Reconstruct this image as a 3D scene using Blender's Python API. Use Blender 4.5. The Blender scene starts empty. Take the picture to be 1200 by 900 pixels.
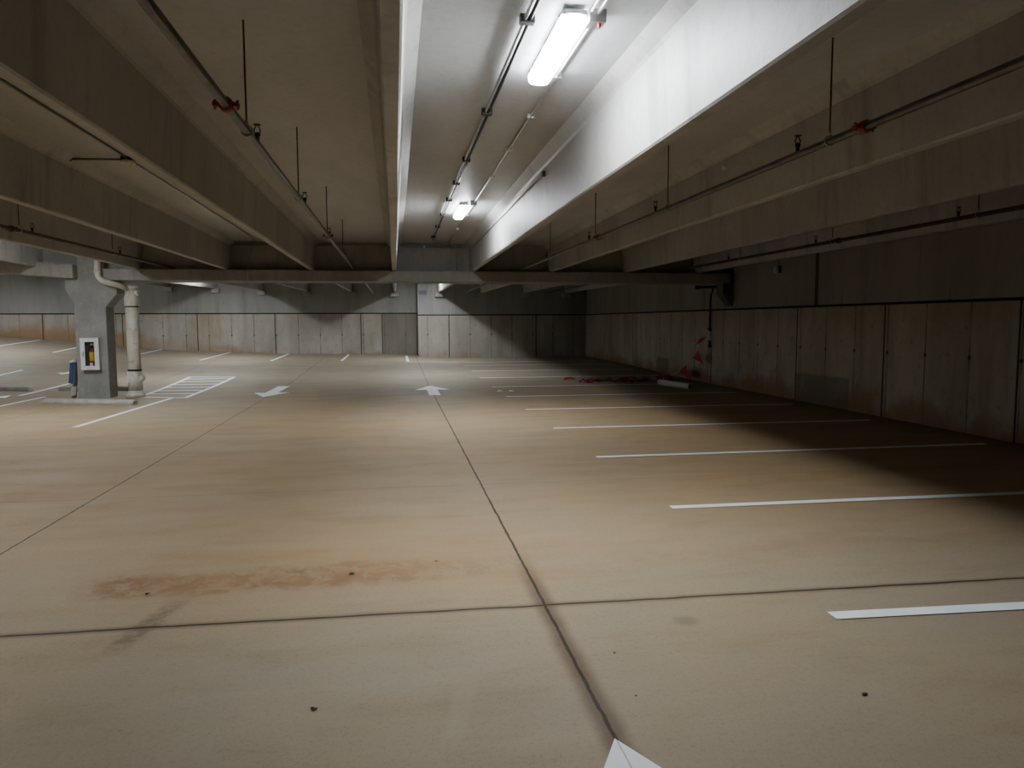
import bpy, math, random
from mathutils import Vector, Matrix
random.seed(4)
scene = bpy.context.scene
col = scene.collection

# ------------------------------------------------------------------ mesh helper
class MB:
    def __init__(s):
        s.v = []; s.f = []; s.m = []; s.sm = []
    def face(s, idx, m=0, smooth=False):
        s.f.append(tuple(idx)); s.m.append(m); s.sm.append(smooth)
    def box(s, x0, x1, y0, y1, z0, z1, m=0):
        b = len(s.v)
        s.v += [(x, y, z) for z in (z0, z1) for y in (y0, y1) for x in (x0, x1)]
        for q in ((0,2,3,1),(4,5,7,6),(0,1,5,4),(2,6,7,3),(0,4,6,2),(1,3,7,5)):
            s.face([b+i for i in q], m)
    def obox(s, c, ax, size, m=0):
        # oriented box: ax = three axis vectors
        b = len(s.v); c = Vector(c)
        A = [Vector(a).normalized()*h*.5 for a, h in zip(ax, size)]
        for k in (-1, 1):
            for j in (-1, 1):
                for i in (-1, 1):
                    s.v.append(tuple(c + A[0]*i + A[1]*j + A[2]*k))
        for q in ((0,2,3,1),(4,5,7,6),(0,1,5,4),(2,6,7,3),(0,4,6,2),(1,3,7,5)):
            s.face([b+i for i in q], m)
    def loft(s, rings, m=0, smooth=True, cap=True):
        b = len(s.v); n = len(rings[0])
        for r in rings: s.v += [tuple(p) for p in r]
        for i in range(len(rings)-1):
            for j in range(n):
                k = (j+1) % n
                s.face((b+i*n+j, b+i*n+k, b+(i+1)*n+k, b+(i+1)*n+j), m, smooth)
        if cap:
            s.face([b+j for j in range(n)][::-1], m)
            s.face([b+(len(rings)-1)*n+j for j in range(n)], m)
    def tube(s, pts, r, n=10, m=0, cap=True):
        pts = [Vector(p) for p in pts]
        rs = r if isinstance(r, (list, tuple)) else [r]*len(pts)
        rings = []; up = None
        for i, p in enumerate(pts):
            a = pts[max(0, i-1)]; c = pts[min(len(pts)-1, i+1)]
            t = (c-a).normalized()
            if up is None:
                up = Vector((0,0,1)) if abs(t.z) < .9 else Vector((1,0,0))
            sd = t.cross(up)
            if sd.length < 1e-4: sd = t.cross(Vector((0,1,0)))
            sd.normalize(); u2 = sd.cross(t).normalized(); up = u2
            rings.append([p + sd*math.cos(2*math.pi*j/n)*rs[i] + u2*math.sin(2*math.pi*j/n)*rs[i] for j in range(n)])
        s.loft(rings, m, True, cap)
    def lathe(s, c, prof, ax=(0,0,1), n=16, m=0):
        c = Vector(c); a = Vector(ax).normalized()
        u = a.orthogonal().normalized(); w = a.cross(u)
        s.loft([[c + a*h + (u*math.cos(2*math.pi*j/n) + w*math.sin(2*math.pi*j/n))*max(r, 1e-4) for j in range(n)] for r, h in prof], m, True, True)
    def torus(s, c, ax, R, r, n=18, k=8, m=0):
        c = Vector(c); a = Vector(ax).normalized(); u = a.orthogonal().normalized(); w = a.cross(u)
        b = len(s.v)
        for i in range(n):
            d = u*math.cos(2*math.pi*i/n) + w*math.sin(2*math.pi*i/n)
            for j in range(k):
                s.v.append(tuple(c + d*(R + r*math.cos(2*math.pi*j/k)) + a*r*math.sin(2*math.pi*j/k)))
        for i in range(n):
            for j in range(k):
                s.face((b+i*k+j, b+((i+1)%n)*k+j, b+((i+1)%n)*k+(j+1)%k, b+i*k+(j+1)%k), m, True)
    def prism(s, poly, axis, a0, a1, m=0):
        # poly of 2-D points, extruded along axis 'x','y' or 'z'
        def P(p, a):
            return {'x': (a, p[0], p[1]), 'y': (p[0], a, p[1]), 'z': (p[0], p[1], a)}[axis]
        s.loft([[P(p, a0) for p in poly], [P(p, a1) for p in poly]], m, False)
    def build(s, name, mats, parent=None, bevel=0, loc=None):
        me = bpy.data.meshes.new(name)
        v = s.v
        if loc is not None: v = [(p[0]-loc[0], p[1]-loc[1], p[2]-loc[2]) for p in v]
        me.from_pydata(v, [], s.f)
        if not isinstance(mats, (list, tuple)): mats = [mats]
        for mt in mats: me.materials.append(mt)
        for p, mi, sm in zip(me.polygons, s.m, s.sm):
            p.material_index = mi; p.use_smooth = sm
        import bmesh
        bm = bmesh.new(); bm.from_mesh(me); bmesh.ops.recalc_face_normals(bm, faces=bm.faces[:]); bm.to_mesh(me); bm.free()
        o = bpy.data.objects.new(name, me); col.objects.link(o)
        if loc is not None: o.location = loc
        if parent is not None: o.parent = parent
        if bevel:
            md = o.modifiers.new('bevel', 'BEVEL'); md.width = bevel; md.segments = 2; md.limit_method = 'ANGLE'
        return o

def tag(o, label, cat, group=None, kind=None):
    o['label'] = label; o['category'] = cat
    if group: o['group'] = group
    if kind: o['kind'] = kind
    return o
def structure(o): o['kind'] = 'structure'; return o
def thing(name, label, cat, group=None, loc=(0,0,0)):
    o = bpy.data.objects.new(name, None); o.location = loc; o.empty_display_size = .1; col.objects.link(o)
    return tag(o, label, cat, group)
def copy_tree(o, parent=None):
    c = o.copy(); col.objects.link(c)
    if parent is not None: c.parent = parent
    for ch in o.children: copy_tree(ch, c)
    return c

# ------------------------------------------------------------------ node helper
class NT:
    def __init__(s, name):
        s.mat = bpy.data.materials.new(name); s.mat.use_nodes = True
        s.t = s.mat.node_tree; s.t.nodes.clear()
        s.out = s.t.nodes.new('ShaderNodeOutputMaterial')
        s.pos = s.t.nodes.new('ShaderNodeNewGeometry').outputs['Position']
        sp = s.n('ShaderNodeSeparateXYZ', s.pos)
        s.x, s.y, s.z = sp.outputs
    def put(s, sock, v):
        if isinstance(v, bpy.types.NodeSocket): s.t.links.new(v, sock)
        elif v is not None:
            if sock.type == 'RGBA' and len(v) == 3: v = (*v, 1)
            sock.default_value = v
    def n(s, typ, *ins, **kw):
        nd = s.t.nodes.new(typ)
        for k, v in kw.items(): setattr(nd, k, v)
        for i, v in enumerate(ins): s.put(nd.inputs[i], v)
        return nd
    def m(s, op, a, b=None, c=None, clamp=False):
        nd = s.n('ShaderNodeMath', a, b, c, operation=op); nd.use_clamp = clamp
        return nd.outputs[0]
    def step(s, v, a, b, o0=0., o1=1.):     # smooth map range
        nd = s.t.nodes.new('ShaderNodeMapRange'); nd.interpolation_type = 'SMOOTHSTEP'
        for i, q in enumerate((v, a, b, o0, o1)): s.put(nd.inputs[i], q)
        return nd.outputs[0]
    def vec(s, x, y, z): return s.n('ShaderNodeCombineXYZ', x, y, z).outputs[0]
    def scaled(s, sx, sy, sz, off=(0,0,0)):
        nd = s.n('ShaderNodeMapping'); s.put(nd.inputs[0], s.pos); nd.inputs['Scale'].default_value = (sx, sy, sz); nd.inputs['Location'].default_value = off
        return nd.outputs[0]
    def noise(s, sc, det=4, rough=.55, v=None, dist=0):
        nd = s.t.nodes.new('ShaderNodeTexNoise')
        s.put(nd.inputs['Vector'], v if v is not None else s.pos)
        nd.inputs['Scale'].default_value = sc; nd.inputs['Detail'].default_value = det
        nd.inputs['Roughness'].default_value = rough; nd.inputs['Distortion'].default_value = dist
        return nd.outputs[0]
    def mix(s, f, a, b, mode='MIX'):
        nd = s.t.nodes.new('ShaderNodeMix'); nd.data_type = 'RGBA'; nd.blend_type = mode
        s.put(nd.inputs['Factor'] if False else nd.inputs[0], f); s.put(nd.inputs[6], a); s.put(nd.inputs[7], b)
        return nd.outputs[2]
    def line(s, u, p, w, soft):             # 1 on the line u=p
        d = s.m('ABSOLUTE', s.m('SUBTRACT', u, p))
        return s.step(d, w, w+soft, 1., 0.)
    def add(s, *a):
        r = a[0]
        for b in a[1:]: r = s.m('MAXIMUM', r, b)
        return r
    def bsdf(s, color, rough=.7, metal=0., spec=.4, bump=None, bstr=.2, bdist=.02, **kw):
        b = s.t.nodes.new('ShaderNodeBsdfPrincipled')
        s.put(b.inputs['Base Color'], color); s.put(b.inputs['Roughness'], rough); s.put(b.inputs['Metallic'], metal)
        s.put(b.inputs['Specular IOR Level'], spec)
        for k, v in kw.items(): s.put(b.inputs[k], v)
        if bump is not None:
            bn = s.t.nodes.new('ShaderNodeBump'); bn.inputs['Strength'].default_value = bstr; bn.inputs['Distance'].default_value = bdist
            s.put(bn.inputs['Height'], bump); s.t.links.new(bn.outputs[0], b.inputs['Normal'])
        s.t.links.new(b.outputs[0], s.out.inputs[0])
        return s.mat

def concrete(name, c0, c1, stretch=(1,1,1), sc=1.2, rough=.75, streak=0., spec=.35, blot=.35):
    t = NT(name)
    a = t.noise(sc, 6, .6, t.scaled(*stretch)); b = t.noise(14, 4, .6); c = t.noise(70, 2, .5)
    k = t.step(a, .35, .68)
    cl = t.mix(k, c0, c1)
    cl = t.mix(t.m('MULTIPLY', t.step(b, .45, .75), blot), cl, tuple(x*.72 for x in c0))
    if streak:
        st = t.noise(3.2, 5, .65, t.scaled(1, 1, .09))
        cl = t.mix(t.m('MULTIPLY', t.step(st, .5, .72), streak), cl, tuple(x*.5 for x in c0))
    h = t.m('ADD', t.m('MULTIPLY', b, .6), t.m('MULTIPLY', c, .25))
    return t.bsdf(cl, rough, 0, spec, h, .18, .02)

def plain(name, c, rough=.5, metal=0., spec=.5, var=.12, sc=25, **kw):
    t = NT(name)
    n = t.noise(sc, 3)
    cl = t.mix(t.step(n, .35, .7), c, tuple(x*(1-var) for x in c))
    return t.bsdf(cl, rough, metal, spec, **kw)

# ------------------------------------------------------------------ materials
def floor_mat():
    t = NT('floor_concrete')
    big = t.noise(.32, 5, .6); med = t.noise(1.7, 7, .66, t.scaled(.6, 1.5, 1)); fine = t.noise(38, 4, .6); grit = t.noise(110, 2)
    swp = t.noise(1.1, 5, .6, t.scaled(.35, 2.6, 1))
    grey = (.295, .246, .178); tan = (.37, .25, .128); pale = (.375, .298, .20)
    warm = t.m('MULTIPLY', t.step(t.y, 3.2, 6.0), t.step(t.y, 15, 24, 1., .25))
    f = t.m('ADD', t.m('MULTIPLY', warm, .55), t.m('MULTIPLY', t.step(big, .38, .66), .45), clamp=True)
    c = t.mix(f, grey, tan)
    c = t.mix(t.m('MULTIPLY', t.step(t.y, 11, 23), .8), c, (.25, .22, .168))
    c = t.mix(t.m('MULTIPLY', t.step(swp, .5, .75), .4), c, pale)
    c = t.mix(t.m('MULTIPLY', t.step(med, .48, .72), .38), c, (.235, .17, .10))
    c = t.mix(t.m('MULTIPLY', t.step(fine, .48, .7), .26), c, (.19, .14, .085))
    c = t.mix(t.m('MULTIPLY', t.step(grit, .56, .72), .4), c, (.13, .095, .06))
    # muddy band beside the first cross joint
    wob = t.m('MULTIPLY', t.m('SUBTRACT', t.noise(2.3, 3), .5), .35)
    yb = t.m('ADD', t.y, wob)
    band = t.m('MULTIPLY', t.step(t.m('ABSOLUTE', t.m('SUBTRACT', yb, 4.80)), .10, .30, 1., 0.),
               t.m('MULTIPLY', t.step(t.x, -2.05, -1.75), t.step(t.x, -.6, 1.2, 1., .12)))
    mud = t.noise(6.5, 7, .75, t.scaled(1, .8, 1), .5)
    c = t.mix(t.m('MULTIPLY', band, t.step(mud, .40, .58, .25, .95)), c, (.185, .095, .04))
    halo = t.m('MULTIPLY', t.step(t.m('ABSOLUTE', t.m('SUBTRACT', t.y, 5.0)), .1, 1.1, 1., 0.), t.step(t.m('ABSOLUTE', t.m('ADD', t.x, .2)), .4, 2.4, 1., 0.))
    c = t.mix(t.m('MULTIPLY', halo, t.m('MULTIPLY', t.step(med, .3, .7), .55)), c, (.37, .225, .105))
    # dark scuff running off the mud towards the camera
    sx = t.m('SUBTRACT', t.x, t.m('MULTIPLY', t.m('SUBTRACT', t.y, 3.85), .21))
    sc_ = t.m('MULTIPLY', t.line(sx, -1.43, .025, .07), t.m('MULTIPLY', t.step(t.y, 3.75, 3.95), t.step(t.y, 4.3, 4.6, 1., 0.)))
    c = t.mix(t.m('MULTIPLY', sc_, t.step(t.noise(16, 4, .7), .35, .6, .15, .6)), c, (.09, .066, .045))
    # patch of wet dark stain on the right
    pw = t.n('ShaderNodeVectorMath', t.pos, (1.56, 3.72, 0), operation='DISTANCE').outputs['Value']
    c = t.mix(t.m('MULTIPLY', t.step(t.m('ADD', pw, t.m('MULTIPLY', mud, .06)), .06, .13, 1., 0.), .45), c, (.12, .09, .06))
    px = t.m('SUBTRACT', t.x, t.m('MULTIPLY', t.m('SUBTRACT', t.y, 2.95), .22))
    ps = t.m('MULTIPLY', t.line(px, .235, .02, .05), t.m('MULTIPLY', t.step(t.y, 2.7, 2.85), t.step(t.y, 3.1, 3.3, 1., 0.)))
    c = t.mix(t.m('MULTIPLY', ps, .13), c, (.42, .40, .30))
    # control joints
    nz = t.m('MULTIPLY', t.m('SUBTRACT', t.noise(3.5, 4), .5), .03)
    nz2 = t.m('MULTIPLY', t.m('SUBTRACT', t.noise(9, 4), .5), .02)
    xx = t.m('ADD', t.x, nz2); yy = t.m('ADD', t.y, nz)
    soil = t.m('MULTIPLY', t.line(t.m('ADD', t.x, t.m('MULTIPLY', nz, 1.5)), .835, .018, .075), t.step(t.y, 4.2, 5.3, 1., 0.))
    c = t.mix(t.m('MULTIPLY', soil, .75), c, (.10, .06, .032))
    soil2 = t.m('MULTIPLY', t.line(t.m('ADD', yy, t.m('MULTIPLY', t.x, .02)), 4.09, .01, .05), t.step(t.x, 3.2, 4.6, 1., .1))
    c = t.mix(t.m('MULTIPLY', soil2, .55), c, (.12, .075, .038))
    js = t.add(t.line(xx, .835, .006, .006), t.line(xx, -2.82, .004, .006), t.line(xx, -6.6, .004, .006),
               t.line(t.m('ADD', yy, t.m('MULTIPLY', t.x, .02)), 4.09, .007, .008))
    hair = t.add(t.line(yy, 7.3, .003, .006), t.line(yy, 10.6, .004, .01), t.line(yy, 13.9, .004, .012), t.line(yy, 17.9, .004, .015))
    c = t.mix(t.m('MULTIPLY', js, .95), c, (.03, .019, .011))
    c = t.mix(t.m('MULTIPLY', hair, .6), c, (.09, .06, .035))
    # dirt washed up along the walls
    dirt = t.m('MULTIPLY', t.step(t.x, 7.2, 8.2), .6)
    c = t.mix(dirt, c, (.16, .10, .06))
    h = t.m('SUBTRACT', t.m('ADD', t.m('MULTIPLY', fine, .3), t.m('MULTIPLY', grit, .2)), t.m('MULTIPLY', js, 1.5))
    return t.bsdf(c, t.step(med, .3, .7, .62, .8), 0, .3, h, .15, .01)

def wall_mat(name, axis, low, joints, base_lo, base_hi, damp_shade=()):
    t = NT(name); u = t.x if axis == 'x' else t.y
    c0, c1 = ((.305, .28, .24), (.40, .375, .325)) if low else ((.24, .24, .225), (.30, .295, .275))
    if axis == 'y': c0 = tuple(q*k_ for q, k_ in zip(c0, (1.14, 1.08, 1.)))
    if axis == 'y': c1 = tuple(q*k_ for q, k_ in zip(c1, (1.14, 1.08, 1.)))
    s3 = (1, 1, .35) if low else (1, 1, .15)
    a = t.noise(.9, 6, .62, t.scaled(*s3)); b = t.noise(5, 6, .68); st = t.noise(2.6, 6, .68, t.scaled(1, 1, .12))
    c = t.mix(t.step(a, .36, .66), c0, c1)
    c = t.mix(t.m('MULTIPLY', t.step(st, .5, .7), .34 if low else .3), c, tuple(q*.55 for q in c0))
    c = t.mix(t.m('MULTIPLY', t.step(b, .55, .72), .5 if low else .2), c, (.13, .12, .10))
    zz = t.z
    if axis == 'x':
        zz = t.m('SUBTRACT', t.z, t.step(t.x, base_lo[0], base_hi[0], base_lo[1], base_hi[1]))
    if low:
        # form seams every two feet with tie holes on them
        fr = t.m('ABSOLUTE', t.m('SUBTRACT', t.m('FRACT', t.m('DIVIDE', u, .9)), .5))
        seam = t.m('MULTIPLY', t.step(fr, .007, .024, 1., 0.), t.step(t.noise(1.8, 3, .6), .38, .58, .35, .85))
        c = t.mix(seam, c, (.10, .09, .075))
        hole = t.m('ADD', t.m('POWER', t.m('MULTIPLY', fr, .9), 2.), t.m('POWER', t.m('SUBTRACT', t.z, 1.1), 2.))
        c = t.mix(t.m('MULTIPLY', t.step(hole, .0004, .0016, 1., 0.), .9), c, (.04, .035, .03))
        # bug holes
        bug = t.noise(16, 3, .6)
        c = t.mix(t.m('MULTIPLY', t.step(bug, .68, .73), .6), c, (.07, .06, .05))
        # clay washed up from the ground
        lv = t.m('ADD', zz, t.m('MULTIPLY', t.m('SUBTRACT', t.noise(1.1, 5, .6), .5), -1.3))
        amt = t.add(t.step(t.x, -11.5, -7.5, .85, .0), t.m('MULTIPLY', t.step(t.noise(.7, 3, .6), .42, .62), .55)) if axis == 'x' else .8
        hi = t.step(t.x, -13, -7, .75, .30) if axis == 'x' else .5
        c = t.mix(t.m('MULTIPLY', t.step(lv, .02, hi, 1., 0.), amt), c, (.28, .16, .075))
        rn = t.noise(.55, 4, .6, t.scaled(1, 1, .3, (7, 3, 1)))
        c = t.mix(t.m('MULTIPLY', t.step(rn, .52, .68), .45), c, (.27, .17, .09))
    for p in joints:
        c = t.mix(t.m('MULTIPLY', t.line(u, p, .012, .014), .92), c, (.025, .02, .015))
    for (p, w, z1) in damp_shade:  # damp patches on the right wall, painted shadow strip on the back wall
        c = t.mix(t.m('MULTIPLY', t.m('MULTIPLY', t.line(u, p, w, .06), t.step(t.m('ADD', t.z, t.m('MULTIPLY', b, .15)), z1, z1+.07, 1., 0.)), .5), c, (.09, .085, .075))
    return t.bsdf(c, .8, 0, .3, t.m('ADD', t.m('MULTIPLY', b, .6), t.m('MULTIPLY', t.noise(40, 3), .25)), .25, .02)

M = {}
M['floor'] = floor_mat()
M['slab'] = concrete('slab_concrete', (.405, .412, .412), (.485, .492, .492), (1, .35, 1), 1.3, .5, 0, .5)
M['beam'] = concrete('beam_concrete', (.335, .33, .312), (.425, .418, .398), (1, .5, .5), 1.1, .5, .5, .5)
M['girder'] = concrete('girder_concrete', (.27, .262, .24), (.35, .34, .315), (1, 1, .6), 1.4, .7, .3)
M['column'] = concrete('column_concrete', (.26, .262, .25), (.34, .34, .322), (1, 1, 1), 2.2, .75, .15)
M['bracket'] = concrete('bracket_concrete', (.10, .098, .09), (.15, .145, .135))
M['stop'] = concrete('wheel_stop_concrete', (.34, .325, .29), (.45, .43, .39), (1, 1, 1), 4, .8)
M['wr_lo'] = wall_mat('right_wall_cast', 'y', True, [5.6, 8.6, 11.34, 14.09, 18.25, 24.33], None, None, ((13.2, .9, .62), (21.8, .5, .55)))
M['wr_hi'] = wall_mat('right_wall_precast', 'y', False, [], None, None)
M['wb_lo'] = wall_mat('back_wall_cast', 'x', True, [-14, -11.0, -8.1, -5.0, -1.45, -.55, 2.25, 6.0], (-16, 1.05), (-1, .2), ((.2, .72, 2.5),))  # last entry paints the shadow strip beside the proud corner into the colour
M['wb_hi'] = wall_mat('back_wall_precast', 'x', False, [], (-16, 1.05), (-1, .2))
M['dark'] = plain('dark_joint', (.018, .016, .014), .9)
def paint_mat():
    t = NT('white_floor_paint')
    n = t.noise(30, 4, .7); n2 = t.noise(3, 3)
    c = t.mix(t.step(n2, .4, .7), (.88, .90, .92), (.80, .82, .83))
    c = t.mix(t.m('MULTIPLY', t.step(n, .6, .72), .35), c, (.45, .40, .33))
    c = t.mix(t.m('MULTIPLY', t.line(t.m('ADD', t.x, t.m('MULTIPLY', n2, .01)), .84, .002, .003), .6), c, (.25, .24, .23))
    return t.bsdf(c, .6, 0, .3)
M['paint'] = paint_mat()
M['steel'] = plain('dark_sprinkler_steel', (.16, .15, .14), .38, .85, .5, .35, 9)
M['rusty'] = plain('rusty_sprinkler_steel', (.10, .065, .045), .55, .6, .5, .4, 14)
M['galv'] = plain('galvanised_steel', (.52, .52, .51), .35, .85, .5, .25, 30)
M['black'] = plain('black_iron', (.018, .017, .016), .5, .3)
M['conduit'] = plain('grey_conduit', (.30, .30, .30), .45, .5, .5, .2)
M['red'] = plain('red_coupling_paint', (.26, .035, .025), .45)
M['brass'] = plain('sprinkler_brass', (.05, .035, .025), .4, .7)
M['pvc'] = NT('dirty_white_pvc')
def pvc():
    t = M['pvc']
    n = t.noise(3, 5, .65, t.scaled(1.5, 1.5, .5)); n2 = t.noise(9, 4, .6)
    c = t.mix(t.step(n, .42, .68), (.70, .67, .58), (.55, .49, .39))
    c = t.mix(t.m('MULTIPLY', t.step(n2, .55, .7), .5), c, (.25, .19, .12))
    return t.bsdf(c, .45, 0, .5)
M['pvc'] = pvc()
M['white'] = plain('white_enamel', (.78, .79, .82), .35)
M['offwhite'] = plain('off_white_plastic', (.68, .66, .62), .5)
M['cab_in'] = plain('cabinet_inside', (.09, .09, .095), .6)
M['ext_red'] = plain('extinguisher_red', (.30, .012, .012), .3)
M['yellow'] = plain('yellow_label', (.75, .52, .04), .5)
M['blue'] = plain('blue_plastic', (.035, .065, .20), .5)
M['cloth_red'] = plain('red_pennant_vinyl', (.42, .015, .03), .6)
M['string'] = plain('white_string', (.55, .53, .5), .8)
M['plaque'] = plain('dark_grey_plaque', (.09, .095, .11), .6)
M['leaf'] = plain('dead_leaf', (.03, .022, .015), .8)
M['pad'] = plain('grey_bearing_pad', (.30, .30, .285), .8)
M['housing'] = plain('lamp_grey_housing', (.55, .56, .58), .45)
def glass():
    t = NT('cabinet_glass')
    tr = t.n('ShaderNodeBsdfTransparent', (.93, .95, .95)).outputs[0]; gl = t.n('ShaderNodeBsdfGlossy', (1, 1, 1), .05).outputs[0]
    mx = t.n('ShaderNodeMixShader', .06, tr, gl); t.t.links.new(mx.outputs[0], t.out.inputs[0]); return t.mat
M['glass'] = glass()
def lamp_mat(name, k):
    t = NT(name)
    e = t.n('ShaderNodeEmission', (.905, .955, 1.0), LAMP*k); t.t.links.new(e.outputs[0], t.out.inputs[0]); return t.mat
LAMP = 62.0
M['lamp'] = lamp_mat('lit_lamp_lens', 1.22)
M['lamp_side'] = lamp_mat('lit_lamp_lens_side', .58)

# ------------------------------------------------------------------ ground shape
def ss(a, b, x):
    t = min(1, max(0, (x-a)/(b-a))); return t*t*(3-2*t)
ZR = [(-24, 1.7), (-15.6, 1.02), (-13.1, .79), (-10.3, .51), (-9.2, .41), (-7.2, .32), (-4.4, .2), (.2, .148), (2, 0), (20, 0)]
def zr(x):
    if x <= ZR[0][0]: return ZR[0][1]
    for (a, va), (b, vb) in zip(ZR, ZR[1:]):
        if x <= b: return va + (vb-va)*(x-a)/(b-a)
    return 0
def zf(x, y):
    k = min(1, max(0, (y-24)/8.2))
    return .11*ss(18.5, 27, y) + zr(x)*k**1.3
CY0 = -11.0
XL, XR = -22.0, 8.2
YB, YR = 32.2, 31.2      # recessed back wall on the left, proud back wall on the right
def camber(y): return .07*max(0, 1-((y-2)/15.2)**2)

xs = [XL-.4 + i*(XR+.6-XL)/62 for i in range(63)]
ys = [CY0-.4 + i*.5 for i in range(int((18-CY0+.4)/.5)+1)]
while ys[-1] < YB+.3: ys.append(ys[-1]+.3)
b = MB()
b.v = [(x, y, zf(x, y)) for y in ys for x in xs]
nx = len(xs)
for j in range(len(ys)-1):
    for i in range(nx-1):
        b.face((j*nx+i, j*nx+i+1, (j+1)*nx+i+1, (j+1)*nx+i), 0, True)
structure(b.build('floor', M['floor']))

# ------------------------------------------------------------------ ceiling
SL = 3.45
b = MB()
yy = [CY0 + i*(17.32-CY0)/18 for i in range(19)]
bot = [(y, SL+camber(y)) for y in yy] + [(17.32, SL), (17.62, SL), (YB+.2, SL+.12)]
for (y0, z0), (y1, z1) in zip(bot, bot[1:]):
    k = len(b.v)
    b.v += [(XL-.3, y0, z0), (XR+.3, y0, z0), (XR+.3, y1, z1), (XL-.3, y1, z1)]
    b.face((k, k+1, k+2, k+3))
k = len(b.v); b.v += [(XL-.3, CY0, 3.75), (XR+.3, CY0, 3.75), (XR+.3, YB+.2, 3.75), (XL-.3, YB+.2, 3.75)]
b.face((k+3, k+2, k+1, k))
structure(b.build('ceiling', M['slab']))

# ------------------------------------------------------------------ walls
TOPZ = 3.75
JZ = 1.905
b = MB()                                    # right wall: cast base, dark joint, precast panel above
b.box(XR, XR+.35, CY0-.3, YB+.3, -.3, JZ, 0)
b.box(XR+.07, XR+.35, CY0-.3, YB+.3, JZ, JZ+.045, 2)
b.box(XR+.02, XR+.35, CY0-.3, 13.40, JZ+.045, TOPZ, 1)
b.box(XR+.09, XR+.35, 13.40, 13.52, JZ+.045, TOPZ, 2)
b.box(XR+.02, XR+.35, 13.52, YB+.3, JZ+.045, TOPZ, 1)
wr = structure(b.build('wall_right', [M['wr_lo'], M['wr_hi'], M['dark']]))
for y in (7.9, 9.9, 11.0, 12.6, 14.6, 16.5):
    c = MB(); c.box(XR+.012, XR+.03, y, y+.22, JZ+.05, JZ+.25); c.build('grout_patch', M['wr_hi'], wr)
b = MB()                                    # back wall: recessed left part and proud right part
PX = .95
def backpart(x0, x1, yf, jz):
    b.box(x0, x1, yf, YB+.5, -.3, jz, 0)
    b.box(x0, x1, yf+.06, YB+.5, jz, jz+.05, 2)
    b.box(x0, x1, yf+.015, YB+.5, jz+.05, TOPZ, 1)
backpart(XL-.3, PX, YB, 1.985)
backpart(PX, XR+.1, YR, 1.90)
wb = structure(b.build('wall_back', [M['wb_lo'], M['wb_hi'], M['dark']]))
b = MB(); b.box(XL-.4, XL, CY0-.3, YB+.3, -.3, TOPZ); structure(b.build('wall_left', M['wb_hi']))
b = MB(); b.box(XL-.3, XR+.3, CY0-.4, CY0, -.3, TOPZ); structure(b.build('wall_front', M['wb_hi']))

# ------------------------------------------------------------------ ceiling beams (stems)
BW = .10
def stem(name, xc, y0, y1, zb, nseg, cam, label, group=None, dz=0., rise=0.):
    b = MB(); rings = []
    for i in range(nseg+1):
        y = y0 + (y1-y0)*i/nseg
        o = camber(y) if cam else rise*i/nseg
        z0 = zb + o*(.5 if cam else 1); zt = SL + o + .03 + dz
        h = BW/2
        pf = [(-h+.012, z0), (h-.012, z0), (h, z0+.014), (h+.035, zt-.14), (h+.05, zt-.115), (h+.14, zt-.03), (h+.14, zt),
              (-h-.14, zt), (-h-.14, zt-.03), (-h-.05, zt-.115), (-h-.035, zt-.14), (-h, z0+.014)]
        rings.append([(xc+p[0], y, p[1]) for p in pf])
    b.loft(rings, 0, False)
    return tag(b.build(name, M['beam'], loc=(xc, (y0+y1)/2, zb)), label, 'beam', group)
near = {
 -7.5: 'concrete ceiling beam farthest left, its pale lit side showing above the short sloping girder',
 -5.49: 'concrete ceiling beam above the white drain pipe, with a rusty pipe along its lower edge',
 -3.66: 'concrete ceiling beam at left with the conduit branch end fixed on its side',
 -1.83: 'large dark brown concrete ceiling beam crossing the upper left corner, left of the pipe with the red coupling',
 0.0: 'concrete ceiling beam seen almost edge-on, left of the glowing lamps',
 1.80: 'concrete ceiling beam with brilliantly lit white side, right of the lamps',
 3.66: 'dark concrete ceiling beam directly behind the long right-hand sprinkler pipe',
 5.49: 'dark concrete ceiling beam, second right of the brightly lit one',
 7.32: 'dark concrete ceiling beam next to the right wall',
}
for xc, lb in near.items():
    dz = .04 if xc < -7 else 0
    stem('concrete_beam', xc, CY0+.02, 17.28, 2.805+dz, 14, True, lb, 'concrete ceiling beams on the near side of the girder')
RISE = {-9.15: .28, -7.32: .24, -5.49: .15, -3.66: .13, -1.83: .11, 0.0: .09, 1.83: .06, 3.66: .05, 5.49: .05, 7.32: .05}
far = {
 -9.15: 'far concrete ceiling beam ending on the first wall corbel right of the drain pipe',
 -7.32: 'far concrete ceiling beam showing a thin bright white side right of the drain pipe',
 -5.49: 'far concrete ceiling beam beyond the girder ending on the third wall corbel right of the drain pipe',
 -3.66: 'far concrete ceiling beam beyond the girder ending on the fourth wall corbel right of the drain pipe',
 -1.83: 'far concrete ceiling beam ending on the corbel left of the edge-on one',
 0.0: 'far concrete ceiling beam seen end-on beyond the girder, left of the back wall corner',
 1.83: 'far concrete ceiling beam with glaring white side near the small dark wall plaque',
 3.66: 'far dark concrete ceiling beam, first to the right of the glaring white one',
 5.49: 'far dark concrete ceiling beam, second to the right of the glaring white one',
 7.32: 'far dark concrete ceiling beam in the right rear corner',
}
for xc, lb in far.items():
    yb = YB if xc < PX else YR
    e = RISE[xc]
    stem('concrete_beam', xc, 17.62, yb, 2.81, 4, False, lb, 'concrete ceiling beams beyond the girder', rise=e)
    c = MB(); c.box(xc-.16, xc+.16, yb-.24, yb+.05, 2.63+e, 2.808+e); c.build('corbel', M['girder'], wb, bevel=.01)

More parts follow.
